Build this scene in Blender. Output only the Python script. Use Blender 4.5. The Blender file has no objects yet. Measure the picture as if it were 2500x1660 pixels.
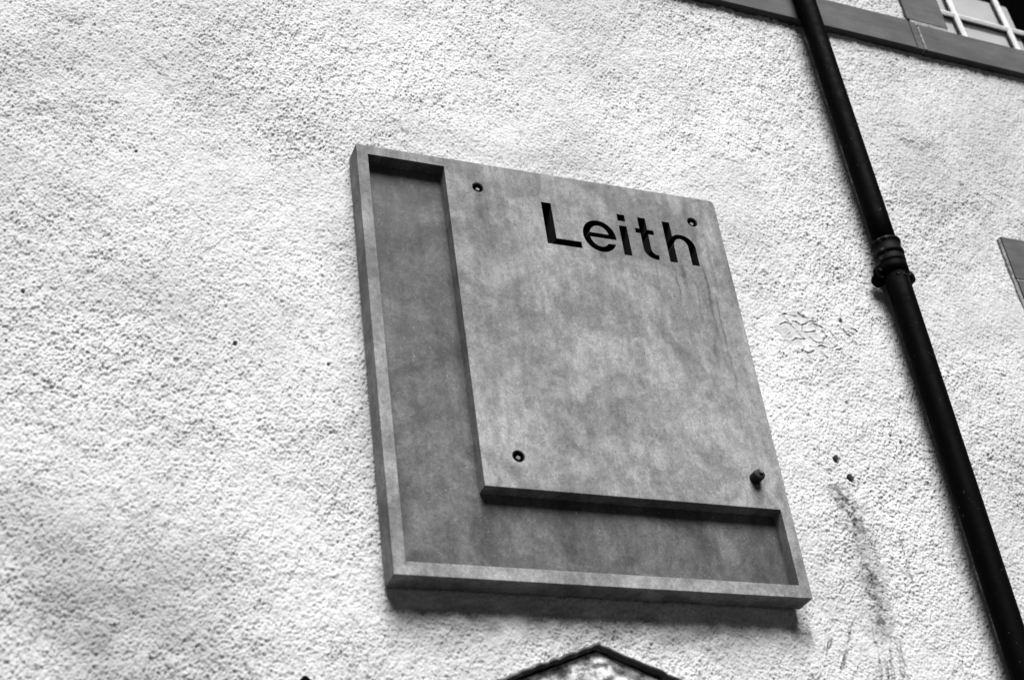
import bpy, bmesh, math, random
import numpy as np
from mathutils import Matrix, Vector

random.seed(7)
rng = np.random.default_rng(11)
scn = bpy.context.scene
COL = scn.collection

# ------------------------------------------------------------------ camera
cam_d = bpy.data.cameras.new('camera')
cam = bpy.data.objects.new('camera', cam_d)
COL.objects.link(cam)
CAM_M = Matrix(((0.9225869886, -0.1111970397, -0.3694163868, -1.1827897),
                (-0.3657939337, -0.5564131283, -0.7460557812, -3.3023305),
                (-0.1225889331, 0.8234316299, -0.5540147151, 1.6),
                (0, 0, 0, 1)))
cam.matrix_world = CAM_M
cam_d.sensor_width = 36.0
cam_d.lens = 54.10
cam_d.clip_start = 0.05
cam_d.clip_end = 3000
cam_d.dof.use_dof = True
cam_d.dof.focus_distance = 4.75
cam_d.dof.aperture_fstop = 2.7
scn.camera = cam

# ------------------------------------------------------------------ light
SUN_EL, SUN_AZ = math.radians(51), math.radians(185)      # overcast light, brightest straight in front of the wall
w = bpy.data.worlds.new('World')
scn.world = w
w.use_nodes = True
nt = w.node_tree
for n in list(nt.nodes):
    nt.nodes.remove(n)
sky = nt.nodes.new('ShaderNodeTexSky')
sky.sky_type = 'NISHITA'
sky.sun_disc = False
sky.sun_elevation = SUN_EL
sky.sun_rotation = SUN_AZ
sky.air_density = 0.08
sky.dust_density = 0.0
bw = nt.nodes.new('ShaderNodeRGBToBW')                     # monochrome photograph
bg = nt.nodes.new('ShaderNodeBackground')
bg.inputs['Strength'].default_value = 0.05
wo = nt.nodes.new('ShaderNodeOutputWorld')
nt.links.new(sky.outputs[0], bw.inputs[0])
nt.links.new(bw.outputs[0], bg.inputs['Color'])
nt.links.new(bg.outputs[0], wo.inputs[0])

sun_d = bpy.data.lights.new('sun', 'SUN')
sun_d.energy = 5.0
sun_d.angle = math.radians(38)
sun_d.color = (1, 1, 1)
sun = bpy.data.objects.new('sun', sun_d)
COL.objects.link(sun)
sdir = Vector((math.cos(SUN_EL) * math.sin(SUN_AZ), math.cos(SUN_EL) * math.cos(SUN_AZ), math.sin(SUN_EL)))
sun.rotation_euler = sdir.to_track_quat('Z', 'Y').to_euler()
sun.location = (0, -8, 14)

scn.view_settings.view_transform = 'Standard'
scn.view_settings.look = 'None'
scn.view_settings.exposure = 1.25
scn.view_settings.gamma = 1.0

# ------------------------------------------------------------------ helpers
def tag(o, label=None, cat=None, group=None, kind=None):
    if label: o['label'] = label
    if cat: o['category'] = cat
    if group: o['group'] = group
    if kind: o['kind'] = kind
    return o

def empty(name, loc, label, cat, group=None):
    o = bpy.data.objects.new(name, None)
    o.empty_display_size = 0.1
    COL.objects.link(o)
    o.location = loc
    o['loc_w'] = loc
    return tag(o, label, cat, group)

def origin(o):
    v = Vector((0, 0, 0))
    while o is not None:
        v += o.location
        o = o.parent
    return v

def link(name, me, mat, parent=None):
    """mesh data is in world coordinates; it is moved into the parent's frame"""
    o = bpy.data.objects.new(name, me)
    COL.objects.link(o)
    if mat is not None:
        me.materials.clear()
        me.materials.append(mat)
    if parent is not None:
        me.transform(Matrix.Translation(-origin(parent)))
        o.parent = parent
    return o

def mesh_from(bm, name, smooth=False):
    me = bpy.data.meshes.new(name)
    bmesh.ops.recalc_face_normals(bm, faces=bm.faces)
    bm.to_mesh(me)
    bm.free()
    if smooth:
        me.shade_smooth()
    return me

def prism(bm, poly, y0, y1):
    """extrude an x-z outline between two depths"""
    a = [bm.verts.new((x, y0, z)) for x, z in poly]
    b = [bm.verts.new((x, y1, z)) for x, z in poly]
    n = len(poly)
    bm.faces.new(a)
    bm.faces.new(b[::-1])
    for i in range(n):
        j = (i + 1) % n
        bm.faces.new((a[j], a[i], b[i], b[j]))

def box(bm, x0, x1, y0, y1, z0, z1):
    prism(bm, [(x0, z0), (x1, z0), (x1, z1), (x0, z1)], y0, y1)

def bevel(bm, wd, seg=2, ang=30):
    es = [e for e in bm.edges if len(e.link_faces) == 2 and e.calc_face_angle(0) > math.radians(ang)]
    bmesh.ops.bevel(bm, geom=es, offset=wd, segments=seg, affect='EDGES', profile=0.6)

def lathe(bm, prof, cx, cy, seg=40, axis='Z', base=0.0):
    """profile = [(radius, height)] turned about a vertical (Z) or outward (Y) axis"""
    rings = []
    for r, h in prof:
        ring = []
        for k in range(seg):
            a = 2 * math.pi * k / seg
            if axis == 'Z':
                ring.append(bm.verts.new((cx + r * math.cos(a), cy + r * math.sin(a), h)))
            else:
                ring.append(bm.verts.new((cx + r * math.cos(a), base + h, cy + r * math.sin(a))))
        rings.append(ring)
    for A, B in zip(rings, rings[1:]):
        for k in range(seg):
            j = (k + 1) % seg
            bm.faces.new((A[k], A[j], B[j], B[k]))
    bm.faces.new(rings[0][::-1])
    bm.faces.new(rings[-1])

def arc(cx, cz, rx, rz, a0, a1, n=18):
    return [(cx + rx * math.cos(math.radians(a0 + (a1 - a0) * i / n)),
             cz + rz * math.sin(math.radians(a0 + (a1 - a0) * i / n))) for i in range(n + 1)]

# ------------------------------------------------------------------ material helpers
class NT:
    def __init__(self, name):
        self.m = bpy.data.materials.new(name)
        self.m.use_nodes = True
        self.t = self.m.node_tree
        self.b = self.t.nodes['Principled BSDF']
        self.out = self.t.nodes['Material Output']
        self.co = self.n('ShaderNodeNewGeometry').outputs['Position']
    def n(self, kind, **kw):
        nd = self.t.nodes.new(kind)
        for k, v in kw.items():
            setattr(nd, k, v)
        return nd
    def set(self, sock, v):
        if hasattr(v, 'is_output'):
            self.t.links.new(v, sock)
        else:
            sock.default_value = v
    def math(self, op, a, b=0.0, c=0.0, clamp=False):
        nd = self.n('ShaderNodeMath', operation=op, use_clamp=clamp)
        for s, v in zip(nd.inputs, (a, b, c)):
            self.set(s, v)
        return nd.outputs[0]
    def noise(self, scale, detail=4, rough=0.6, stretch=(1, 1, 1), off=(0, 0, 0), dist=0.0):
        mp = self.n('ShaderNodeMapping')
        mp.inputs['Scale'].default_value = stretch
        mp.inputs['Location'].default_value = off
        self.set(mp.inputs['Vector'], self.co)
        nz = self.n('ShaderNodeTexNoise')
        nz.inputs['Scale'].default_value = scale
        nz.inputs['Detail'].default_value = detail
        nz.inputs['Roughness'].default_value = rough
        nz.inputs['Distortion'].default_value = dist
        self.set(nz.inputs['Vector'], mp.outputs[0])
        return nz.outputs['Fac']
    def ramp(self, v, a, b, lo=0.0, hi=1.0, smooth=True):
        nd = self.n('ShaderNodeMapRange')
        if smooth: nd.interpolation_type = 'SMOOTHSTEP'
        nd.inputs['From Min'].default_value = a
        nd.inputs['From Max'].default_value = b
        nd.inputs['To Min'].default_value = lo
        nd.inputs['To Max'].default_value = hi
        self.set(nd.inputs['Value'], v)
        return nd.outputs[0]
    def mixf(self, f, a, b):
        nd = self.n('ShaderNodeMix', data_type='FLOAT')
        self.set(nd.inputs[0], f); self.set(nd.inputs[2], a); self.set(nd.inputs[3], b)
        return nd.outputs[0]
    def grey(self, v):
        nd = self.n('ShaderNodeCombineColor')
        for s in nd.inputs:
            self.set(s, v)
        self.set(self.b.inputs['Base Color'], nd.outputs[0])
    def bump(self, h, strength, dist, bevel=0.0):
        nd = self.n('ShaderNodeBump')
        nd.inputs['Strength'].default_value = strength
        nd.inputs['Distance'].default_value = dist
        self.set(nd.inputs['Height'], h)
        if bevel:
            bv = self.n('ShaderNodeBevel', samples=6)
            bv.inputs['Radius'].default_value = bevel
            self.set(nd.inputs['Normal'], bv.outputs[0])
        self.set(self.b.inputs['Normal'], nd.outputs[0])
    def xyz(self):
        nd = self.n('ShaderNodeSeparateXYZ')
        self.set(nd.inputs[0], self.co)
        return nd.outputs

# roughcast: white masonry paint over harling, grimy or shade-toned where the 'grime_shade' attribute says so
m = NT('roughcast'); M_WALL = m.m
at = m.n('ShaderNodeAttribute', attribute_name='grime_shade').outputs['Fac']
v = m.ramp(m.noise(1.7, 4, 0.6), 0.3, 0.7, 0.32, 0.40)
v = m.math('MULTIPLY', v, m.ramp(m.noise(60, 4, 0.7), 0.3, 0.62, 0.84, 1.0))
spk = m.ramp(m.noise(150, 3, 0.65, off=(3, 1, 7)), 0.57, 0.66)
v = m.mixf(m.math('MULTIPLY', spk, 0.10), v, 0.15)
v = m.mixf(at, v, 0.022)
m.grey(v)
m.b.inputs['Roughness'].default_value = 0.9
m.b.inputs['Specular IOR Level'].default_value = 0.2
m.bump(m.noise(220, 4, 0.7), 0.5, 0.003)

# weathered grey stone of the plaque: honed face, and a pecked floor with recess shade in its colour
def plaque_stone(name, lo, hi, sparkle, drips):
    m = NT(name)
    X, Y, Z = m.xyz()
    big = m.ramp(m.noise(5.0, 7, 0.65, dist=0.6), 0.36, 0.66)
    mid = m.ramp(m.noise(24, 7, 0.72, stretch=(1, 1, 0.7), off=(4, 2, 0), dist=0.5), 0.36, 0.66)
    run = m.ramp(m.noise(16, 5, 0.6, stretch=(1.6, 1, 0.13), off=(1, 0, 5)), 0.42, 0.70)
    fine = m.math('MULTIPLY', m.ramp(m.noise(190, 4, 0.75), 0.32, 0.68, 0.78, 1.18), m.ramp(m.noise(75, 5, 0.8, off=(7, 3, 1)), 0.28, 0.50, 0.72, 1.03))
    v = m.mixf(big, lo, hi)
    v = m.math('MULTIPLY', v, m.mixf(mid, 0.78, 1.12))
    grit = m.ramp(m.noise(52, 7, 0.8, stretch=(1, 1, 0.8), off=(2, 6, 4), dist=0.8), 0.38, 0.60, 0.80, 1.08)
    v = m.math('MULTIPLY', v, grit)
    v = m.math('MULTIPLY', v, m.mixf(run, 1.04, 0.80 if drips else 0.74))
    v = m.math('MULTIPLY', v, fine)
    # light gradient painted as streaks, darkest at the head, thinning out below
    head_shade = m.ramp(m.noise(11, 6, 0.65, stretch=(1.5, 1, 0.22), off=(3, 0, 9), dist=0.4), 0.33, 0.66)
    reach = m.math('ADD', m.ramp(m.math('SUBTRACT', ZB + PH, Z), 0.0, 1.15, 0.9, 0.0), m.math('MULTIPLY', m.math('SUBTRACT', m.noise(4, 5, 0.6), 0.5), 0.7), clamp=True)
    v = m.mixf(m.math('MULTIPLY', m.math('MULTIPLY', head_shade, reach), 0.42 if drips else 0.5), v, 0.040)
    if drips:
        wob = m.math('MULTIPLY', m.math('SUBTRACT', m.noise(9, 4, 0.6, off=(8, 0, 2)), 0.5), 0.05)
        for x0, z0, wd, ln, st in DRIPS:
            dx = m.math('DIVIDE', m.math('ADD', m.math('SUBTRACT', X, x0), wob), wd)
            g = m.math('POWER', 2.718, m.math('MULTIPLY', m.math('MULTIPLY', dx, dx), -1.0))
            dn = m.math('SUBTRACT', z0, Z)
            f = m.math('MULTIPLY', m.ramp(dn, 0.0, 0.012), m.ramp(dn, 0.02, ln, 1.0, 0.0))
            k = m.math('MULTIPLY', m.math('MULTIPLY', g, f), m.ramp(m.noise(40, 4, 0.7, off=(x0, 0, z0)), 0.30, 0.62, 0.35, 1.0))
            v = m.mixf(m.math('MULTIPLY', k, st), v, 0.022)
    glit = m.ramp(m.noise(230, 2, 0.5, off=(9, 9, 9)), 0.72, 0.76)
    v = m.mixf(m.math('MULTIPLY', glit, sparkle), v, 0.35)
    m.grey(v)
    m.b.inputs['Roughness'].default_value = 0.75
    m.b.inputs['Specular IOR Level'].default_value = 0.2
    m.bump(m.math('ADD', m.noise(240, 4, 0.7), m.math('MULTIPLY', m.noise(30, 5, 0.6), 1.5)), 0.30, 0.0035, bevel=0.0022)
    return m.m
FR, T, ZB, PW, PH = -0.0831, 0.0711, 3.2432, 1.2, 1.3907      # plaque: front, thickness, foot, width, height
DRIPS = ((0.375, 4.525, 0.012, 0.22, 0.60), (0.385, 4.50, 0.045, 0.42, 0.34), (1.103, 4.52, 0.009, 0.18, 0.6), (1.085, 4.62, 0.010, 0.10, 0.5),
         (1.100, 4.37, 0.0045, 0.40, 1.0), (1.124, 4.26, 0.004, 0.55, 0.8), (1.025, 4.36, 0.007, 0.22, 0.7), (0.995, 4.34, 0.005, 0.24, 0.7), (1.060, 4.30, 0.004, 0.30, 0.6), (0.93, 4.35, 0.004, 0.2, 0.5), (0.62, 4.35, 0.006, 0.2, 0.4),
         (1.08, 4.10, 0.006, 0.25, 0.45), (1.135, 4.5, 0.007, 0.5, 0.4), (0.95, 4.06, 0.05, 0.1, 0.3), (0.375, 3.60, 0.018, 0.10, 0.3), (1.105, 3.60, 0.016, 0.16, 0.6))
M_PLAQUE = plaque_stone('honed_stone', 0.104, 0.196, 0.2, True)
M_FLOOR = plaque_stone('pecked_stone_shade', 0.036, 0.088, 0.9, False)

m = NT('letter_shade'); M_LETTER = m.m  # near-black tone painting the shade inside the cut letters
m.grey(m.ramp(m.noise(60, 4, 0.6), 0.3, 0.7, 0.008, 0.016))
m.b.inputs['Roughness'].default_value = 0.9
m.b.inputs['Specular IOR Level'].default_value = 0.1

# dressed dark stone of course, sill and jambs
m = NT('dressed_stone'); M_STONE = m.m
v = m.mixf(m.ramp(m.noise(6, 6, 0.6, stretch=(0.5, 1, 1.6)), 0.32, 0.68), 0.020, 0.040)
v = m.math('MULTIPLY', v, m.ramp(m.noise(180, 3, 0.7), 0.3, 0.7, 0.85, 1.15))
v = m.math('MULTIPLY', v, m.ramp(m.noise(30, 5, 0.7, stretch=(0.25, 1, 2.0)), 0.3, 0.7, 0.78, 1.18))
v = m.math('MULTIPLY', v, m.ramp(m.noise(9, 6, 0.7, off=(5, 5, 0)), 0.35, 0.62, 0.75, 1.1))
m.grey(v)
m.b.inputs['Roughness'].default_value = 0.85
m.bump(m.noise(160, 4, 0.7), 0.25, 0.003, bevel=0.003)

m = NT('lime_mortar'); M_MORTAR = m.m
v = m.ramp(m.noise(70, 5, 0.75), 0.35, 0.65, 0.06, 0.20)
m.grey(v)
m.b.inputs['Roughness'].default_value = 0.95
m.bump(m.noise(120, 4, 0.7), 0.8, 0.006)

# black gloss paint on cast iron
m = NT('black_iron_paint'); M_IRON = m.m
d = m.ramp(m.noise(130, 3, 0.6), 0.70, 0.76)
c = m.ramp(m.noise(14, 5, 0.7, off=(2, 5, 1)), 0.60, 0.74)
v = m.mixf(m.math('MULTIPLY', d, 0.9), 0.0012, 0.10)
v = m.mixf(m.math('MULTIPLY', c, 0.004), v, 0.12)
m.grey(v)
m.set(m.b.inputs['Roughness'], m.ramp(m.noise(25, 4, 0.6), 0.3, 0.7, 0.45, 0.65))
m.b.inputs['Specular IOR Level'].default_value = 0.012
m.bump(m.noise(45, 4, 0.6), 0.15, 0.003)

# collar paint, worn to bare grey in patches
m = NT('worn_iron_paint'); M_WORN = m.m
c = m.ramp(m.noise(26, 4, 0.65, off=(1.2, 0.3, 0.1)), 0.56, 0.66)
v = m.mixf(m.math('MULTIPLY', c, 0.55), 0.002, 0.05)
m.grey(v)
m.b.inputs['Roughness'].default_value = 0.6
m.b.inputs['Specular IOR Level'].default_value = 0.035
m.bump(m.noise(60, 4, 0.6), 0.25, 0.003)

m = NT('black_rubber'); M_BLACK = m.m
m.grey(m.ramp(m.noise(90, 3, 0.6), 0.4, 0.8, 0.004, 0.012))
m.b.inputs['Roughness'].default_value = 0.7
m.b.inputs['Specular IOR Level'].default_value = 0.2

m = NT('bolt_steel'); M_BOLT = m.m
m.grey(m.ramp(m.noise(200, 3, 0.6), 0.3, 0.7, 0.07, 0.14))
m.b.inputs['Roughness'].default_value = 0.7
m.b.inputs['Specular IOR Level'].default_value = 0.2

m = NT('white_window_paint'); M_WHITE = m.m
m.grey(m.ramp(m.noise(30, 4, 0.6), 0.3, 0.7, 0.36, 0.44))
m.b.inputs['Roughness'].default_value = 0.45

m = NT('bar_shade_dark'); M_BAR_SHADE = m.m  # dark tone for the shade strips behind the glazing bars
m.grey(m.ramp(m.noise(50, 3, 0.6), 0.3, 0.7, 0.010, 0.022))
m.b.inputs['Roughness'].default_value = 0.8

m = NT('blind_fabric'); M_BLIND = m.m
m.grey(m.ramp(m.noise(8, 4, 0.6), 0.3, 0.7, 0.76, 0.84))
m.b.inputs['Roughness'].default_value = 0.9

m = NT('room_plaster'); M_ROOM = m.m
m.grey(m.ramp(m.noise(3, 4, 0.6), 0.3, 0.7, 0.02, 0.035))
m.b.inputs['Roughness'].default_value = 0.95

m = NT('window_glass'); M_GLASS = m.m
t = m.t
tr = m.n('ShaderNodeBsdfTransparent')
gl = m.n('ShaderNodeBsdfGlossy')
gl.inputs['Roughness'].default_value = 0.02
fr = m.n('ShaderNodeFresnel')
fr.inputs['IOR'].default_value = 1.45
mx = m.n('ShaderNodeMixShader')
m.set(mx.inputs[0], fr.outputs[0])
t.links.new(tr.outputs[0], mx.inputs[1])
t.links.new(gl.outputs[0], mx.inputs[2])
t.links.new(mx.outputs[0], m.out.inputs['Surface'])

# gabled panel: old white paint flaking off dark metal
m = NT('flaking_paint'); M_FLAKE = m.m
at = m.n('ShaderNodeAttribute', attribute_name='bare').outputs['Fac']
v = m.mixf(m.ramp(m.noise(34, 6, 0.75), 0.38, 0.60), 0.10, 0.55)
v = m.mixf(at, v, m.ramp(m.noise(60, 5, 0.7), 0.3, 0.7, 0.010, 0.06))
m.grey(v)
m.b.inputs['Roughness'].default_value = 0.85
m.b.inputs['Specular IOR Level'].default_value = 0.2
m.bump(m.noise(90, 5, 0.7), 0.6, 0.004)

m = NT('lead_moulding'); M_LEAD = m.m
m.grey(m.mixf(m.ramp(m.noise(45, 5, 0.7, off=(4, 1, 2)), 0.57, 0.68, 0.0, 0.45), m.ramp(m.noise(40, 5, 0.7), 0.3, 0.75, 0.010, 0.045), 0.35))
m.b.inputs['Roughness'].default_value = 0.6
m.bump(m.noise(70, 5, 0.7), 0.5, 0.004)

m = NT('asphalt'); M_ASPH = m.m
m.grey(m.ramp(m.noise(3, 6, 0.7), 0.3, 0.7, 0.009, 0.016))
m.b.inputs['Roughness'].default_value = 0.9
m.bump(m.noise(60, 4, 0.7), 0.4, 0.01)

# ------------------------------------------------------------------ ground
bm = bmesh.new()
vs = [bm.verts.new(p) for p in ((-400, -400, 0), (400, -400, 0), (400, 400, 0), (-400, 400, 0))]
bm.faces.new(vs)
tag(link('ground', mesh_from(bm, 'ground'), M_ASPH), 'dark asphalt ground at the foot of the wall', 'ground', kind='structure')

# ------------------------------------------------------------------ building
bld = empty('harled_building', (1.0, 0.0, 0.0),
            'white roughcast building front with dark stone course and paned window', 'building')

# roughcast wall: one sheet, real grain where the photograph looks, coarser beyond
FX0, FX1, FZ0, FZ1 = -1.30, 3.30, 2.66, 6.46
def spaced(a, b, s0, s1):
    """coordinates whose step widens evenly from s0 to s1"""
    n = int(2 * (b - a) / (s0 + s1))
    st = np.linspace(s0, s1, n)
    c = np.concatenate([[0], np.cumsum(st)])
    return a + c * (b - a) / c[-1]
xs = spaced(FX0, FX1, 0.0018, 0.0027)
zs = spaced(FZ0, FZ1, 0.0018, 0.0028)
nx, nz = len(xs), len(zs)
XX, ZZ = np.meshgrid(xs.astype(np.float32), zs.astype(np.float32))
def field(sig, ax=1.0, az=1.0, lo=None):
    """gaussian-filtered white noise, unit variance; lo removes wavelengths longer than about lo"""
    st = max(0.0016, sig / 2.2 * min(ax, az, 1.0))
    mx, mz = int((FX1 - FX0) / st) + 3, int((FZ1 - FZ0) / st) + 3
    kk = (np.fft.rfftfreq(mx, st)[None, :] * ax) ** 2 + (np.fft.fftfreq(mz, st)[:, None] * az) ** 2
    F = np.fft.rfft2(rng.standard_normal((mz, mx), dtype=np.float32))
    F *= np.exp(-2 * (math.pi * sig) ** 2 * kk)
    if lo:
        F *= 1 - np.exp(-2 * (math.pi * lo) ** 2 * kk)
    h = np.fft.irfft2(F, s=(mz, mx)).astype(np.float32)
    h /= h.std()
    u = (xs - FX0) / st; v_ = (zs - FZ0) / st
    iu = np.minimum(u.astype(int), mx - 2); iv = np.minimum(v_.astype(int), mz - 2)
    fu = (u - iu).astype(np.float32)[None, :]; fv = (v_ - iv).astype(np.float32)[:, None]
    r0 = h[iv]; r1 = h[iv + 1]
    r = r0 * (1 - fv) + r1 * fv
    return r[:, iu] * (1 - fu) + r[:, iu + 1] * fu
gm = field(0.13)                                 # where the dash lies thick or thin
gk = np.clip(0.5 + 0.45 * field(0.045), 0, 1)    # patches of coarser grit
fine = np.abs(field(0.0027, 0.80, 1.15, lo=0.012))
coarse = np.abs(field(0.0054, 0.75, 1.2, lo=0.03))
pit = field(0.0027, 0.55, 1.35, lo=0.016)          # open pits between stones
amp = np.clip(1.0 + 0.14 * gm + 0.10 * field(0.035), 0.5, 1.6)
H = 0.00140 * np.minimum(fine, 1.6) + 0.0013 * np.minimum(coarse, 1.4) * gk + 0.00085 * field(0.0020, 0.75, 1.25) + 0.0011 * field(0.011, 0.7, 1.2)
H -= 0.0026 * np.minimum(np.maximum(0, pit - 0.80), 0.9)
H = (H - 0.0015) * amp + 0.0022 * field(0.06)
del fine, coarse, pit
grime_shade = np.zeros_like(H)

def seg_dist(ax, az, bx, bz, X_=None, Z_=None):
    X_ = XX if X_ is None else X_; Z_ = ZZ if Z_ is None else Z_
    dx, dz = bx - ax, bz - az
    t = np.clip(((X_ - ax) * dx + (Z_ - az) * dz) / (dx * dx + dz * dz), 0, 1)
    return np.hypot(X_ - ax - t * dx, Z_ - az - t * dz)
wx = 0.004 * field(0.013); wz = 0.004 * field(0.013)
qx, qz = XX + 0.0022 * field(0.008), ZZ + 0.0022 * field(0.008)
# patch of smooth peeling paint with curled cracks
def in_patch(cx, cz, rx, rz, k=1.0):
    d = np.hypot((XX - cx) / rx, (ZZ - cz) / rz) + 0.30 * field(0.016) * k
    return np.clip((1.12 - d) / 0.40, 0, 1)
pm = np.maximum(in_patch(1.468, 4.225, 0.072, 0.075), in_patch(1.52, 4.19, 0.055, 0.04))
pm2 = in_patch(1.655, 4.262, 0.030, 0.022)
sm = np.maximum(pm, pm2)
H = H * (1 - 0.76 * sm) + 0.0014 * sm * field(0.03)
grime_shade = np.maximum(grime_shade, (0.09 + 0.10 * field(0.010)).clip(0, 0.3) * pm + 0.26 * pm2)
cracks = [[(1.4195, 4.2752), (1.4459, 4.2458), (1.4585, 4.2197), (1.4779, 4.1921)], [(1.3979, 4.2381), (1.4223, 4.2486), (1.4441, 4.2446)],
          [(1.4585, 4.2197), (1.5273, 4.2302)], [(1.4766, 4.2237), (1.4879, 4.2568), (1.5351, 4.2676)], [(1.4523, 4.261), (1.4671, 4.2616), (1.4839, 4.2512)],
          [(1.4295, 4.183), (1.4491, 4.1932), (1.4769, 4.1919)], [(1.4906, 4.1671), (1.5359, 4.1721), (1.5804, 4.173)], [(1.5526, 4.2327), (1.5629, 4.2162), (1.5475, 4.1964)],
          [(1.405, 4.275), (1.43, 4.285), (1.47, 4.28)], [(1.48, 4.292), (1.51, 4.275), (1.53, 4.28)], [(1.43, 4.215), (1.41, 4.20)], [(1.50, 4.205), (1.53, 4.185), (1.55, 4.19)], [(1.585, 4.235), (1.60, 4.21)], [(1.47, 4.16), (1.455, 4.145)], [(1.59, 4.17), (1.61, 4.175)],
          [(1.515, 4.262), (1.56, 4.245)], [(1.60, 4.19), (1.565, 4.165)], [(1.44, 4.155), (1.47, 4.14), (1.50, 4.15)], [(1.53, 4.15), (1.545, 4.13)], [(1.56, 4.16), (1.58, 4.14)],
          [(1.6239, 4.2916), (1.634, 4.284)], [(1.64, 4.25), (1.66, 4.222)], [(1.655, 4.25), (1.672, 4.235)], [(1.668, 4.262), (1.69, 4.25)], [(1.62, 4.262), (1.64, 4.238)]]
for pl in cracks:
    for (ax, az), (bx, bz) in zip(pl, pl[1:]):
        d = seg_dist(ax, az, bx, bz, qx, qz) + 0.18 * np.abs(wx)
        c = np.clip(1 - d / 0.0038, 0, 1)
        H -= 0.004 * c
        H += 0.0008 * np.exp(-((d - 0.006) / 0.003) ** 2)      # curled lips of the flakes
        grime_shade = np.maximum(grime_shade, 0.66 * np.clip(c * 1.5, 0, 1))
# small knocked-out holes
def hole(cx, cz, r, dep, g):
    global H, grime_shade
    d = np.hypot(XX - cx + wx * 0.6, (ZZ - cz + wz * 0.6) * 0.85) / r
    c = np.clip((1.15 - d) / 0.3, 0, 1)
    H = H * (1 - c) - dep * c
    grime_shade = np.maximum(grime_shade, g * c)
hole(1.4705, 3.7522, 0.0105, 0.016, 0.9)
hole(1.5087, 3.692, 0.0125, 0.018, 0.9)
hole(1.5165, 3.680, 0.005, 0.010, 0.8)
hole(-0.3535, 3.9303, 0.006, 0.010, 0.75)
hole(1.640, 4.288, 0.0065, 0.008, 0.55)
for cx, cz in ((1.90, 4.02), (1.713, 3.905), (1.735, 3.84), (1.70, 3.86), (-0.98, 4.30), (-0.90, 4.02), (-0.62, 4.55), (0.02, 4.42), (-0.1, 3.9)):
    hole(cx, cz, 0.0045, 0.007, 0.6)
# running dirt to the right of the plaque
spine = [(1.4505, 3.63), (1.468, 3.5842), (1.478, 3.5306), (1.487, 3.4819), (1.4826, 3.4381), (1.4838, 3.3871), (1.4802, 3.3365), (1.4735, 3.286), (1.47, 3.2)]
wid = [0.024, 0.042, 0.046, 0.040, 0.046, 0.046, 0.042, 0.038, 0.034]
sv = np.zeros_like(H)
for (a, b, wa, wb) in zip(spine, spine[1:], wid, wid[1:]):
    d = seg_dist(a[0], a[1], b[0], b[1]) + 1.2 * wx
    sv = np.maximum(sv, np.exp(-(d / ((wa + wb) / 2)) ** 2))
sn = np.clip(0.30 + 0.40 * field(0.005), 0, 1) * np.clip(0.85 + 0.28 * field(0.022, 1.4, 0.5), 0.3, 1.3)
grime_shade = np.maximum(grime_shade, np.clip(sv * (0.30 + 0.85 * sn), 0, 0.85))
for a, b in (((1.4509, 3.2533), (1.4157, 3.0)), ((1.462, 3.2457), (1.4401, 3.0)), ((1.4894, 3.237), (1.4535, 3.0)), ((1.5031, 3.2276), (1.4938, 3.0)), ((1.5051, 3.2296), (1.5163, 3.0)),
             ((1.40, 3.26), (1.30, 3.08)), ((1.37, 3.28), (1.26, 3.12)), ((1.62, 3.55), (1.625, 3.36)), ((1.56, 3.40), (1.66, 3.37))):
    d = seg_dist(a[0], a[1], b[0], b[1]) + 1.0 * wx
    fade = np.clip((a[1] - ZZ) / 0.06, 0, 1)
    grime_shade = np.maximum(grime_shade, fade * np.exp(-(d / 0.0036) ** 2) * np.clip(0.50 + 0.25 * field(0.008), 0, 0.8))
# scattered dirt caught on the wall, independent of the grain
sc = field(0.0042, 0.6, 1.3)
dens = np.clip(0.5 + 0.5 * field(0.14), 0, 1.4)
grime_shade = np.maximum(grime_shade, np.clip((sc - 1.55) * 0.40, 0, 0.42) * dens)
# streaky darker band under the plaque
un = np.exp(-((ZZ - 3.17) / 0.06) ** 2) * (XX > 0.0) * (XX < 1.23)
grime_shade = np.maximum(grime_shade, un * np.clip(0.18 + 0.18 * field(0.012, 1.5, 0.6), 0, 0.5))
# painted edge falloff left and past the pipe, shade beside plaque, thin dirt
def blob(cx, cz, rx, rz):
    return np.exp(-((XX - cx) / rx) ** 2 - ((ZZ - cz) / rz) ** 2)
soil_shade = 0.42 * blob(-0.95, 3.0, 0.55, 0.42) + 0.10 * blob(-0.95, 4.6, 0.22, 0.8) + 0.20 * blob(2.45, 4.9, 0.42, 0.9) + 0.14 * blob(-0.03, 3.95, 0.05, 0.6) + 0.10 * blob(0.6, 4.78, 0.5, 0.05) + 0.06 * blob(-0.2, 4.75, 0.5, 0.2) + 0.07 * blob(1.6, 3.2, 0.5, 0.35)
soil_shade = soil_shade * np.clip(1 + 0.35 * field(0.10) + 0.25 * field(0.03), 0.2, 1.8) + np.clip(0.03 * field(0.2) + 0.02 * field(0.05), 0, 0.1)
grime_shade = np.clip(grime_shade + soil_shade * (1 - grime_shade), 0, 0.95)

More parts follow.
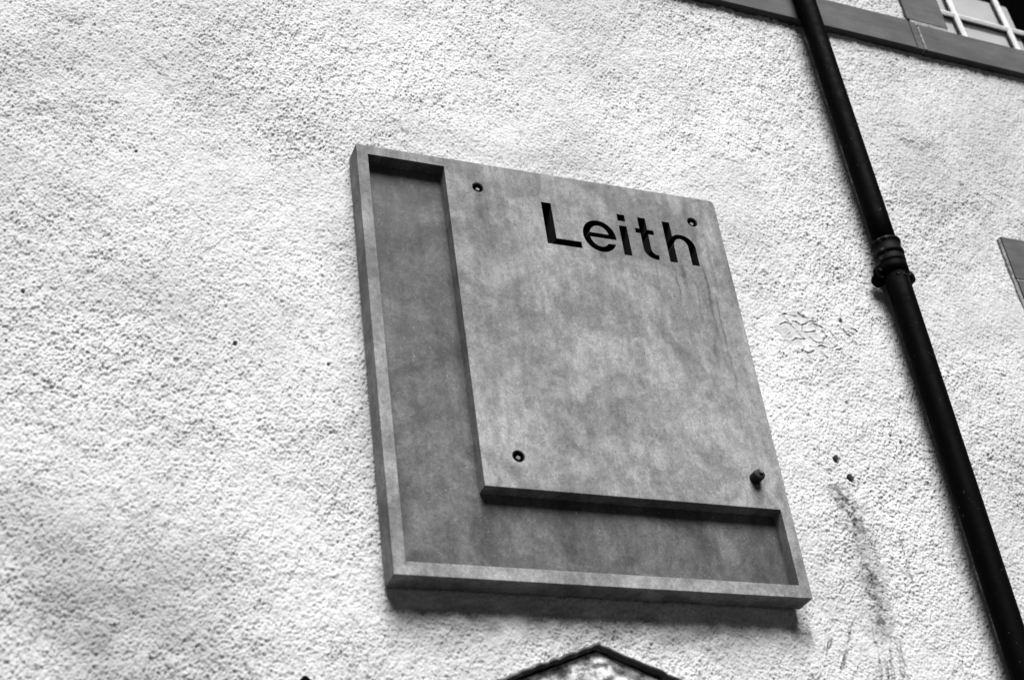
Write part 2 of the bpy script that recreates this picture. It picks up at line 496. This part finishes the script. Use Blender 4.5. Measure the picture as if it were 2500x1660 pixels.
# stretch the grid outwards in ever larger steps to the ends of the building
def grow(start, end, sgn):
    out, s, p = [], 0.01, start
    while (end - p) * sgn > s * 1.5:
        p += s * sgn
        out.append(p)
        s = min(s * 1.35, 0.25)
    out.append(end)
    return np.array(out)
xl, xr = grow(FX0, -6.0, -1)[::-1], grow(FX1, 8.0, 1)
zl, zr = grow(FZ0, -0.3, -1)[::-1], grow(FZ1, 9.5, 1)
ax_ = np.concatenate([xl, xs, xr]); az_ = np.concatenate([zl, zs, zr])
pad = ((len(zl), len(zr)), (len(xl), len(xr)))
Hf = np.pad(H, pad); Gf = np.pad(grime_shade, pad)
GX, GZ = np.meshgrid(ax_, az_)
NX, NZ = len(ax_), len(az_)
co = np.stack([GX - 1.0, -Hf, GZ], -1).reshape(-1, 3).astype(np.float32)
ii = np.arange(NX * NZ, dtype=np.int32).reshape(NZ, NX)
quad = np.stack([ii[:-1, :-1], ii[:-1, 1:], ii[1:, 1:], ii[1:, :-1]], -1)
cxm = (ax_[:-1] + ax_[1:]) / 2; czm = (az_[:-1] + az_[1:]) / 2
OP_X0, OP_X1, OP_Z0, OP_Z1 = 2.52, 4.02, 5.74, 7.45
keep = ~((cxm[None, :] > OP_X0) & (cxm[None, :] < OP_X1) & (czm[:, None] > OP_Z0) & (czm[:, None] < OP_Z1))
quad = quad[keep].reshape(-1, 4)
me = bpy.data.meshes.new('wall')
me.vertices.add(len(co)); me.vertices.foreach_set('co', co.ravel())
me.loops.add(quad.size); me.loops.foreach_set('vertex_index', quad.ravel())
me.polygons.add(len(quad)); me.polygons.foreach_set('loop_start', np.arange(0, quad.size, 4, dtype=np.int32))
me.update(calc_edges=True)
ga = me.attributes.new('grime_shade', 'FLOAT', 'POINT')
ga.data.foreach_set('value', Gf.astype(np.float32).ravel())
me.shade_smooth()
wall = bpy.data.objects.new('wall', me)
COL.objects.link(wall)
me.materials.append(M_WALL)
wall.parent = bld
wall['label'] = 'white roughcast wall face with cracked patch and holes'
del co, quad, GX, GZ, XX, ZZ

# the mass of the building behind the front
bm = bmesh.new()
box(bm, -6.0, OP_X0 - 0.02, 0.03, 5.0, -0.3, 9.5)
box(bm, OP_X1 + 0.02, 8.0, 0.03, 5.0, -0.3, 9.5)
box(bm, OP_X0 - 0.02, OP_X1 + 0.02, 0.03, 5.0, -0.3, OP_Z0 - 0.02)
box(bm, OP_X0 - 0.02, OP_X1 + 0.02, 0.03, 5.0, OP_Z1 + 0.02, 9.5)
link('masonry', mesh_from(bm, 'masonry'), M_WALL, bld)
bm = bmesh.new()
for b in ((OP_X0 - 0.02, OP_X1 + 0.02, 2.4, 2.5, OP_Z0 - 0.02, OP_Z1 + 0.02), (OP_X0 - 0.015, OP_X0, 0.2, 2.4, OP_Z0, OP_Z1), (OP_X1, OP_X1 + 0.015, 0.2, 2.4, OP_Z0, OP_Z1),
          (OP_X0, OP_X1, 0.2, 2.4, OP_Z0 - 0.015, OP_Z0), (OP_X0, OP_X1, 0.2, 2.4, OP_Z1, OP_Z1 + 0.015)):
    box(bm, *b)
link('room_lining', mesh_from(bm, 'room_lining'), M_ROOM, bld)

# dressed stone: course, sill, jambs, lintel (very slightly out of level, as old work is)
def tilt(bm, kx=-0.026, lean=0.0, x0=2.4, z0=5.9):
    for vv in bm.verts:
        x, y, z = vv.co
        vv.co = (x + lean * (z - z0), y, z + kx * (x - x0))
def stone(name, x0, x1, y0, y1, z0, z1, parent=None, kx=-0.026, lean=0.0, bv=0.004, mat=None):
    bm = bmesh.new()
    box(bm, x0, x1, y0, y1, z0, z1)
    if bv: bevel(bm, bv, 2)
    tilt(bm, kx, lean)
    return link(name, mesh_from(bm, name), mat or M_STONE, parent or bld)
PY = -0.031
stone('string_course', -6.0, 2.374, PY, 0.025, 5.677, 5.829)
stone('string_course', 2.380, 2.4095, PY + 0.001, 0.025, 5.676, 5.823)
stone('string_course', 4.10, 8.0, PY, 0.025, 5.677, 5.829)
stone('window_sill', 2.4185, 4.09, PY + 0.0005, 0.20, 5.675, 5.817)
stone('mortar_joint', 2.3742, 2.3798, PY + 0.006, 0.02, 5.679, 5.82, bv=0, mat=M_MORTAR)
stone('mortar_joint', 2.410, 2.418, PY - 0.002, 0.02, 5.679, 5.80, bv=0.002, mat=M_MORTAR)
stone('window_jamb', 2.401, 2.595, -0.010, 0.16, 5.868, 7.45, kx=-0.05)
stone('window_jamb', 3.95, 4.14, -0.010, 0.16, 5.78, 7.45, kx=0)
stone('mortar_joint', 2.412, 2.592, -0.0085, 0.02, 5.835, 5.867, bv=0.002, kx=-0.05, mat=M_MORTAR)
stone('window_lintel', 2.372, 4.14, -0.010, 0.16, 7.456, 7.68, kx=0)
# surround of the lower opening, just entering the picture
stone('stone_block', 2.4545, 2.80, -0.012, 0.03, 4.582, 4.768, kx=-0.02)
stone('stone_block', 2.4575, 2.80, -0.012, 0.03, 4.02, 4.572, kx=-0.02)
stone('mortar_joint', 2.456, 2.79, -0.010, 0.03, 4.5725, 4.5815, bv=0, kx=-0.02, mat=M_MORTAR)
stone('mortar_joint', 2.438, 2.454, -0.006, 0.03, 4.02, 4.76, bv=0.003, kx=-0.02, lean=-0.004, mat=M_MORTAR)

# sash window
win_loc_y = 0.075
win_me = bmesh.new()
YF, YG, YB = 0.088, 0.100, 0.120        # bar front, glass, back
LEAN = -0.058
def sash_bar(bm, pts_front, horizontal):
    pass
WX0, WX1, WZ0, WZ1 = 2.60, 3.95, 5.835, 7.45
VB = [2.790, 3.0635, 3.337, 3.6105]
HB = [6.092, 6.43, 6.77, 7.11]
bm = bmesh.new()
for b in ((WX0 - 0.03, WX0 + 0.05, 0.086, 0.13, WZ0, WZ1), (WX1 - 0.05, WX1, 0.086, 0.13, WZ0, WZ1), (WX0, WX1, 0.087, 0.129, WZ1 - 0.05, WZ1), (WX0, WX1, 0.0865, 0.1295, WZ0 - 0.08, WZ0 - 0.005)):
    box(bm, *b)
win = link('window', mesh_from(bm, 'window'), M_WHITE, bld)
win['label'] = 'white painted window frame with glazing bars'
def bar_v(x, wdt=0.026):
    bm = bmesh.new()
    h = wdt / 2
    prof = [(-h, YG - 0.002), (-h * 0.8, YF + 0.006), (-h * 0.35, YF), (h * 0.45, YF), (h * 0.8, YF + 0.006), (h, YG - 0.002)]
    z0, z1 = WZ0 - 0.07, WZ1
    a = [bm.verts.new((x + px, py, z0)) for px, py in prof]
    b = [bm.verts.new((x + px, py, z1)) for px, py in prof]
    n = len(prof)
    bm.faces.new(a); bm.faces.new(b[::-1])
    for i in range(n):
        j = (i + 1) % n
        bm.faces.new((a[j], a[i], b[i], b[j]))
    tilt(bm, 0, LEAN, z0=6.10)
    return bm
def bar_h(z, wdt=0.025):
    bm = bmesh.new()
    h = wdt / 2
    prof = [(-h, YG - 0.003), (-h * 0.75, YF + 0.006), (h * 0.25, YF + 0.001), (h * 0.7, YF + 0.001), (h, YG - 0.003)]
    a = [bm.verts.new((WX0 - 0.02, py, z + pz)) for pz, py in prof]
    b = [bm.verts.new((WX1, py, z + pz)) for pz, py in prof]
    n = len(prof)
    bm.faces.new(a); bm.faces.new(b[::-1])
    for i in range(n):
        j = (i + 1) % n
        bm.faces.new((a[j], a[i], b[i], b[j]))
    tilt(bm, -0.038, 0, x0=2.72)
    return bm
for x in VB:
    link('glazing_bar', mesh_from(bar_v(x), 'glazing_bar'), M_WHITE, win)
for z in HB:
    link('glazing_bar', mesh_from(bar_h(z), 'glazing_bar'), M_WHITE, win)
bm = bmesh.new()  # dark strips added behind the glass, standing in for reflection and shade beside bars
for x in VB:
    b2 = bmesh.new(); box(b2, x - 0.0145, x + 0.0145, YG + 0.003, YG + 0.012, WZ0 - 0.06, WZ1); tilt(b2, 0, LEAN, z0=6.10)
    tmp = mesh_from(b2, 'tmp'); bm.from_mesh(tmp); bpy.data.meshes.remove(tmp)
for z in HB:
    b2 = bmesh.new(); box(b2, WX0, WX1, YG + 0.0035, YG + 0.0115, z - 0.0135, z + 0.0135); tilt(b2, -0.038, 0, x0=2.72)
    tmp = mesh_from(b2, 'tmp'); bm.from_mesh(tmp); bpy.data.meshes.remove(tmp)
link('bar_shade_strip', mesh_from(bm, 'bar_shade_strip'), M_BAR_SHADE, win)
vb = [WX0] + VB + [WX1]
hb = [WZ0 - 0.02] + HB + [WZ1]
bm = bmesh.new()
bm.faces.new([bm.verts.new(p) for p in ((WX0, YG, WZ0 - 0.02), (WX1, YG, WZ0 - 0.02), (WX1, YG, WZ1), (WX0, YG, WZ1))])
link('pane', mesh_from(bm, 'pane'), M_GLASS, win)

# pale blind standing low in the window
bm = bmesh.new()
bx0, bx1, bzt = 2.55, 3.133, 6.258
pts = [(bx0, 5.85), (bx1 + 0.012, 5.85), (bx1, bzt - 0.012)] + arc(bx1 - 0.012, bzt - 0.012, 0.012, 0.012, 0, 90, 5) + [(bx0, bzt + 0.012)]
prism(bm, pts, 0.118, 0.124)
tag(link('window_blind', mesh_from(bm, 'window_blind'), M_BLIND), 'pale grey blind behind the lower panes of the window', 'blind')

# ------------------------------------------------------------------ plaque
FR, T, ZB, PW, PH = -0.0831, 0.0711, 3.2432, 1.2, 1.3907
pq = empty('stone_plaque', (0.6, -0.012, ZB), 'large grey stone plaque cut with the word Leith', 'plaque')
bm = bmesh.new()
r = 0.016
out = [(0, ZB), (PW, ZB)] + arc(PW - r, ZB + PH - r, r, r * 1.3, 0, 90, 6) + [(0, ZB + PH)]
prism(bm, out, FR, FR + T)
slab = link('slab', mesh_from(bm, 'slab'), M_PLAQUE, pq)

cut = []
xl_, xr_, xp_, zb_, zt_, zp_ = 0.0337, 1.1671, 0.2718, ZB + 0.0365, ZB + 1.3587, ZB + 0.2699
bm = bmesh.new()
prism(bm, [(xl_, zb_), (xr_, zb_), (xr_, zp_), (xp_, zp_), (xp_, zt_), (xl_, zt_)], FR - 0.02, FR + 0.0431)
cut.append(bm)
def cutp(poly, dep=0.064, d0=0.0):
    b = bmesh.new()
    prism(b, poly, FR - 0.02 - d0, FR + dep + d0)
    cut.append(b)
# the word Leith
cutp([(0.5767, 4.3624), (0.6910, 4.3624), (0.6910, 4.3866), (0.6088, 4.3866), (0.6088, 4.5214), (0.5767, 4.5214)])
ecx, ecz, erx, erz, irx, irz = 0.7578, 4.4203, 0.0560, 0.0604, 0.0330, 0.0402
zbt, zbb, zte = 4.4308, 4.4139, 4.3954
def el_ang(rx, rz, zz):
    return math.degrees(math.asin((zz - ecz) / rz))
a1 = el_ang(erx, erz, zbb); a2 = el_ang(erx, erz, zte); b2_ = el_ang(irx, irz, zte)
# ring: from the bar's right end over the top and round to the lower terminal
ring = arc(ecx, ecz, erx, erz, a1, 360 + a2, 60) + arc(ecx, ecz, irx, irz, 360 + b2_, el_ang(irx, irz, zbb) , 60)
cutp(ring)
cutp([(ecx - irx - 0.006, zbb + 0.0002), (ecx + irx + 0.006, zbb + 0.0002), (ecx + irx + 0.006, zbt), (ecx - irx - 0.006, zbt)], d0=0.0007)
cutp([(0.8318, 4.4944), (0.8580, 4.4944), (0.8580, 4.5203), (0.8318, 4.5203)])
cutp([(0.8321, 4.3615), (0.8586, 4.3615), (0.8586, 4.4755), (0.8321, 4.4755)])
hook = [(0.9034, 4.5200), (0.9034, 4.400)] + arc(0.9440, 4.4000, 0.0406, 0.0398, 180, 270, 12)[1:] + [(0.9518, 4.3606), (0.9542, 4.3795)] + \
       arc(0.9500, 4.4010, 0.0198, 0.0220, 270, 180, 12)[0:] + [(0.9302, 4.5200)]
cutp(hook)
cutp([(0.8875, 4.4570), (0.9514, 4.4570), (0.9514, 4.4750), (0.8875, 4.4750)], d0=0.0007)
cutp([(0.9891, 4.3602), (1.0155, 4.3602), (1.0155, 4.5189), (0.9891, 4.5189)])
arch = [(1.0921, 4.3592)] + arc(1.0455, 4.4275, 0.0466, 0.0472, 0, 172, 22) + arc(1.0409, 4.4275, 0.0247, 0.0299, 180, 0, 22) + [(1.0656, 4.3592)]
cutp(arch, d0=0.0007)
# drilled fixing holes
SOCK = [(0.3731, 4.5391), (1.1022, 4.5357), (0.3797, 3.6112)]
for sx, sz in SOCK:
    b = bmesh.new()
    lathe(b, [(0.0185, -0.02), (0.0185, 0.034)], sx, sz, 40, 'Y', FR)
    cut.append(b)
tmps = []
for k, b in enumerate(cut):
    o = link('cutter', mesh_from(b, 'cutter'), None)
    o.parent = None
    md = slab.modifiers.new('c%d' % k, 'BOOLEAN')
    md.operation = 'DIFFERENCE'; md.solver = 'EXACT'; md.object = o
    tmps.append(o)
bpy.context.view_layer.update()
dg = bpy.context.evaluated_depsgraph_get()
new = bpy.data.meshes.new_from_object(slab.evaluated_get(dg))
slab.modifiers.clear()
slab.data = new
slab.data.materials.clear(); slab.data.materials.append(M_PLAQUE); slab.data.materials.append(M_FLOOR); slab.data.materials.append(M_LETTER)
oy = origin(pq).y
for f in slab.data.polygons:                                  # the sunk floor is pecked and shade-toned, everything else honed
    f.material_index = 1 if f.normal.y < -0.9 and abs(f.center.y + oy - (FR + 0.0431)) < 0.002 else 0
    c = f.center + origin(pq)                                 # cut letters get the dark shade tone
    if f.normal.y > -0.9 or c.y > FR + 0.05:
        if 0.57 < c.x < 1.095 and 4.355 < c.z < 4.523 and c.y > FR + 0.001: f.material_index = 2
for o in tmps:
    bpy.data.objects.remove(o)
# fixings: black sleeves sunk in the stone with a bolt end inside
for sx, sz in SOCK:
    bm = bmesh.new()
    seg = 36
    prof = [(0.0182, 0.0015), (0.0160, 0.0015), (0.0150, 0.010), (0.0145, 0.030), (0.0182, 0.033)]
    rings = [[bm.verts.new((sx + rr * math.cos(2 * math.pi * k / seg), FR + hh, sz + rr * math.sin(2 * math.pi * k / seg))) for k in range(seg)] for rr, hh in prof]
    for A, B in zip(rings, rings[1:]):
        for k in range(seg):
            j = (k + 1) % seg
            bm.faces.new((A[k], A[j], B[j], B[k]))
    bm.faces.new(rings[3])
    sl = link('fixing_sleeve', mesh_from(bm, 'fixing_sleeve'), M_BLACK, pq)
    bm = bmesh.new()
    lathe(bm, [(0.0062, 0.029), (0.0062, 0.0085), (0.0050, 0.0075)], sx + 0.0028, sz + 0.0004, 20, 'Y', FR)
    link('bolt_end', mesh_from(bm, 'bolt_end'), M_BOLT, sl)
# the fourth fixing stands out from the face
bx, bz = 1.1060, 3.6065
bm = bmesh.new()
lathe(bm, [(0.0175, 0.002), (0.0178, -0.004), (0.0172, -0.024), (0.0160, -0.030), (0.0120, -0.0325), (0.006, -0.033)], bx, bz, 32, 'Y', FR)
plug = link('fixing_plug', mesh_from(bm, 'fixing_plug', False), M_BLACK, pq)
plug['label'] = 'black plug standing proud of the stone'
bm = bmesh.new()
lathe(bm, [(0.0062, -0.030), (0.0062, -0.039), (0.0050, -0.040)], bx + 0.002, bz + 0.004, 20, 'Y', FR)
link('bolt_end', mesh_from(bm, 'bolt_end'), M_BOLT, plug)
# packing pieces between slab and wall
for px in (0.2, 1.0):
    for pz in (ZB + 0.2, ZB + 1.2):
        bm = bmesh.new()
        box(bm, px - 0.03, px + 0.03, -0.0118, 0.004, pz - 0.03, pz + 0.03)
        link('spacer', mesh_from(bm, 'spacer'), M_BLACK, pq)

# ------------------------------------------------------------------ downpipe
PX, PYC, PR = 1.860, -0.072, 0.0405
dp = empty('downpipe', (PX, PYC, 0.0), 'black cast iron downpipe with ringed collar running down the white wall', 'drainpipe')
def pipe_len(z0, z1, x0, x1, r0, r1):
    bm = bmesh.new()
    n = 24; seg = 44
    rings = []
    for i in range(n + 1):
        t = i / n
        z = z0 + (z1 - z0) * t; x = x0 + (x1 - x0) * t; r = r0 + (r1 - r0) * t
        rings.append([bm.verts.new((x + r * math.cos(2 * math.pi * k / seg), PYC + r * math.sin(2 * math.pi * k / seg), z)) for k in range(seg)])
    for A, B in zip(rings, rings[1:]):
        for k in range(seg):
            j = (k + 1) % seg
            bm.faces.new((A[k], A[j], B[j], B[k]))
    bm.faces.new(rings[0][::-1]); bm.faces.new(rings[-1])
    return mesh_from(bm, 'pipe_length', True)
link('pipe_length', pipe_len(0.15, 4.53, PX - 0.009, PX, PR, PR), M_IRON, dp)
link('pipe_length', pipe_len(4.54, 8.6, PX, PX - 0.022, PR - 0.001, PR - 0.003), M_IRON, dp)
# ringed socket where two lengths meet
bm = bmesh.new()
prof = [(PR, 4.495), (0.0475, 4.497), (0.0480, 4.505), (0.0480, 4.526), (0.0465, 4.529), (0.0445, 4.531), (0.0445, 4.541), (0.0475, 4.544), (0.0505, 4.549), (0.0505, 4.560),
        (0.0485, 4.564), (0.0460, 4.567), (0.0460, 4.607), (0.0475, 4.610), (0.0500, 4.614), (0.0505, 4.619), (0.0495, 4.626), (0.0450, 4.629), (PR - 0.001, 4.630)]
prof = [(rr, 4.495 + (zz - 4.495) * 0.70) for rr, zz in prof]
lathe(bm, prof, PX, PYC, 48)
collar = link('collar', mesh_from(bm, 'collar', True), M_WORN, dp)
# holderbat: band with two ears, spacers and fixings behind
bm = bmesh.new()
lathe(bm, [(PR, 4.455), (0.0470, 4.457), (0.0470, 4.493), (PR, 4.495)], PX, PYC, 48)
band = link('bracket', mesh_from(bm, 'bracket', True), M_IRON, dp)
for s in (-1, 1.16):
    bm = bmesh.new()
    ear = [(PX + s * 0.030, 4.452), (PX + s * 0.052, 4.442)] + [(PX + s * (0.060 + 0.014 * math.sin(a)), 4.464 - 0.024 * math.cos(a)) for a in [i * math.pi / 8 for i in range(9)]] + [(PX + s * 0.055, 4.492), (PX + s * 0.030, 4.494)]
    if s < 0: ear = ear[::-1]
    prism(bm, ear, PYC + 0.006, PYC + 0.020)
    bevel(bm, 0.003, 2, 50)
    link('ear', mesh_from(bm, 'ear'), M_IRON, band)
    bm = bmesh.new()
    lathe(bm, [(0.020, 0.0), (0.024, 0.006), (0.024, 0.020), (0.021, 0.028), (0.014, 0.032), (0.006, 0.033)], PX + s * 0.046, 4.452, 24, 'Y', PYC + 0.0205)
    link('spacer', mesh_from(bm, 'spacer', True), M_IRON, band)
    bm = bmesh.new()
    lathe(bm, [(0.009, 0.0), (0.009, -0.006), (0.006, -0.010)], PX + s * 0.056, 4.466, 18, 'Y', PYC + 0.006)
    link('nail', mesh_from(bm, 'nail', True), M_WORN, band)
# little bosses on the pipe below the collar
for ang, z in ((-118, 4.437), (-84, 4.432)):
    a = math.radians(ang)
    bm = bmesh.new()
    lathe(bm, [(0.0085, 0.004), (0.0085, -0.0015), (0.0062, -0.003), (0.0050, -0.001)], 0, 0, 20, 'Y', 0)
    bmesh.ops.transform(bm, matrix=Matrix.Translation((PX + (PR) * math.cos(a), PYC + (PR) * math.sin(a), z)) @ Matrix.Rotation(a + math.pi / 2, 4, 'Z'), verts=bm.verts)
    link('boss', mesh_from(bm, 'boss'), M_WORN, dp)

# ------------------------------------------------------------------ gabled panel below the plaque
gp = empty('gabled_panel', (0.53, -0.03, 2.35), 'dark framed gabled panel with flaking white paint under the plaque', 'panel')
AP, EL, ER = (0.5398, 3.0925), (0.02, 2.898), (1.06, 2.878)
yF = -0.060
def offs(p, d):   # straight down
    return (p[0], p[1] - d)
# back board with relief
n = 170
xsr = np.linspace(EL[0] + 0.01, ER[0] - 0.01, n)
zsr = np.linspace(2.36, 3.09, 130)
RX, RZ = np.meshgrid(xsr, zsr)
roof = np.where(RX < AP[0], AP[1] + (RX - AP[0]) * (AP[1] - EL[1]) / (AP[0] - EL[0]), AP[1] - (RX - AP[0]) * (AP[1] - ER[1]) / (ER[0] - AP[0])) - 0.010
RZ = 2.36 + (RZ - 2.36) / (3.09 - 2.36) * (roof - 2.36)
def lump(cx, cz, rx, rz, rot=0.0):
    c, s = math.cos(rot), math.sin(rot)
    u = ((RX - cx) * c + (RZ - cz) * s) / rx; w_ = (-(RX - cx) * s + (RZ - cz) * c) / rz
    return np.exp(-(u * u + w_ * w_))
rr2 = np.random.default_rng(5)
rel = 0.010 * lump(0.50, 3.025, 0.055, 0.018, 0.45) + 0.010 * lump(0.545, 3.055, 0.030, 0.008, 0.3) + 0.009 * lump(0.60, 3.000, 0.04, 0.012, -0.5) \
    + 0.008 * lump(0.42, 3.00, 0.02, 0.02) + 0.012 * lump(0.55, 2.985, 0.05, 0.008, 0.35)
bare = np.clip(1.1 * lump(0.435, 3.02, 0.022, 0.022, 0.3) + 1.0 * lump(0.555, 3.005, 0.050, 0.0085, 0.45) + 0.9 * lump(0.545, 3.046, 0.035, 0.0035, 0.15) + 0.9 * lump(0.505, 3.050, 0.016, 0.005, -0.3)
               + 0.9 * lump(0.66, 3.005, 0.05, 0.016, -0.45) + 0.55 * lump(0.60, 3.03, 0.03, 0.010, -0.4) + 1.0 * lump(0.38, 3.01, 0.07, 0.006, 0.38) + 0.8 * lump(0.5, 2.985, 0.03, 0.008, 0.2), 0, 1)
for k in range(60):
    q = lump(rr2.uniform(0.05, 1.0), rr2.uniform(2.38, 2.97), rr2.uniform(0.015, 0.05), rr2.uniform(0.006, 0.02), rr2.uniform(-1, 1))
    bare = np.clip(bare + (0.8 if k % 2 else -0.4) * q, 0, 1); rel += 0.006 * q
rough = rr2.standard_normal(RX.shape)
rough = (rough + np.roll(rough, 1, 0) + np.roll(rough, 1, 1) + np.roll(rough, -1, 1) + np.roll(rough, -1, 0)) / 5
bare = np.clip(bare + 0.25 * rough, 0, 1)
vv = np.stack([RX, -0.034 - 0.5 * rel - 0.0016 * rough, RZ], -1).reshape(-1, 3)
ii = np.arange(RX.size).reshape(RX.shape)
qd = np.stack([ii[:-1, :-1], ii[:-1, 1:], ii[1:, 1:], ii[1:, :-1]], -1).reshape(-1, 4)
me = bpy.data.meshes.new('relief')
me.from_pydata(vv.tolist(), [], qd.tolist())
a_ = me.attributes.new('bare', 'FLOAT', 'POINT'); a_.data.foreach_set('value', bare.astype(np.float32).ravel())
me.shade_smooth()
link('relief', me, M_FLAKE, gp)
bm = bmesh.new()
prism(bm, [(EL[0], 2.35), (ER[0], 2.35), (ER[0], ER[1] - 0.012), offs(AP, 0.012), (EL[0], EL[1] - 0.012)], -0.030, 0.004)
link('back_board', mesh_from(bm, 'back_board'), M_LEAD, gp)
def rake(p, q, th=0.011, y0=yF, y1=0.004):
    """worn moulding along one edge of the gable"""
    bm = bmesh.new()
    N = 40
    P0 = np.array(p); Q0 = np.array(q)
    dr = (Q0 - P0) / np.linalg.norm(Q0 - P0); nr = np.array([-dr[1], dr[0]])
    if nr[1] < 0: nr = -nr
    prof = [(0, y1), (0, y0 + 0.004), (-0.003, y0), (-th * 0.55, y0), (-th * 0.7, y0 + 0.008), (-th, y0 + 0.010), (-th, y1)]
    rings = []
    for i in range(N + 1):
        c = P0 + (Q0 - P0) * i / N
        j = 0.0015 * rr2.standard_normal()
        rings.append([bm.verts.new((c[0] + nr[0] * (o_ + j + 0.007), yy, c[1] + nr[1] * (o_ + j + 0.007))) for o_, yy in prof])
    k = len(prof)
    for A, B in zip(rings, rings[1:]):
        for i in range(k):
            j = (i + 1) % k
            bm.faces.new((A[i], A[j], B[j], B[i]))
    bm.faces.new(rings[0]); bm.faces.new(rings[-1][::-1])
    return mesh_from(bm, 'moulding')
link('moulding', rake(EL, AP), M_LEAD, gp)
link('moulding', rake(AP, ER, y0=yF + 0.0015), M_LEAD, gp)
bm = bmesh.new(); lathe(bm, [(0.0045, 0.0), (0.0052, 0.004), (0.0052, 0.05)], AP[0], AP[1] + 0.002, 14, 'Y', -0.062)
link('ridge_roll', mesh_from(bm, 'ridge_roll'), M_LEAD, gp)
for x in (EL[0], ER[0] - 0.018):
    bm = bmesh.new(); box(bm, x, x + 0.018, yF, 0.004, 2.35, 2.872); bevel(bm, 0.003, 2)
    link('side_moulding', mesh_from(bm, 'side_moulding'), M_LEAD, gp)

# ------------------------------------------------------------------ iron tip at the lower left
ft = empty('iron_bracket', (-0.24, -0.10, 2.45), 'dark rounded iron bracket tip at the bottom edge of the wall', 'bracket')
bm = bmesh.new()
out = [(-0.262, 2.45), (-0.262, 2.938), (-0.257, 2.952), (-0.250, 2.960), (-0.243, 2.9615), (-0.237, 2.957), (-0.229, 2.948), (-0.19, 2.936), (-0.15, 2.93), (-0.15, 2.91), (-0.20, 2.915), (-0.232, 2.90), (-0.232, 2.45)]
prism(bm, out, -0.115, -0.085)
bevel(bm, 0.004, 2, 20)
link('upright', mesh_from(bm, 'upright'), M_IRON, ft)
for z in (2.55, 2.85):
    bm = bmesh.new(); lathe(bm, [(0.012, 0), (0.012, 0.09)], -0.247, z, 16, 'Y', -0.0855)
    link('wall_stay', mesh_from(bm, 'wall_stay'), M_IRON, ft)

for o in bpy.data.objects:
    if 'loc_w' in o: del o['loc_w']
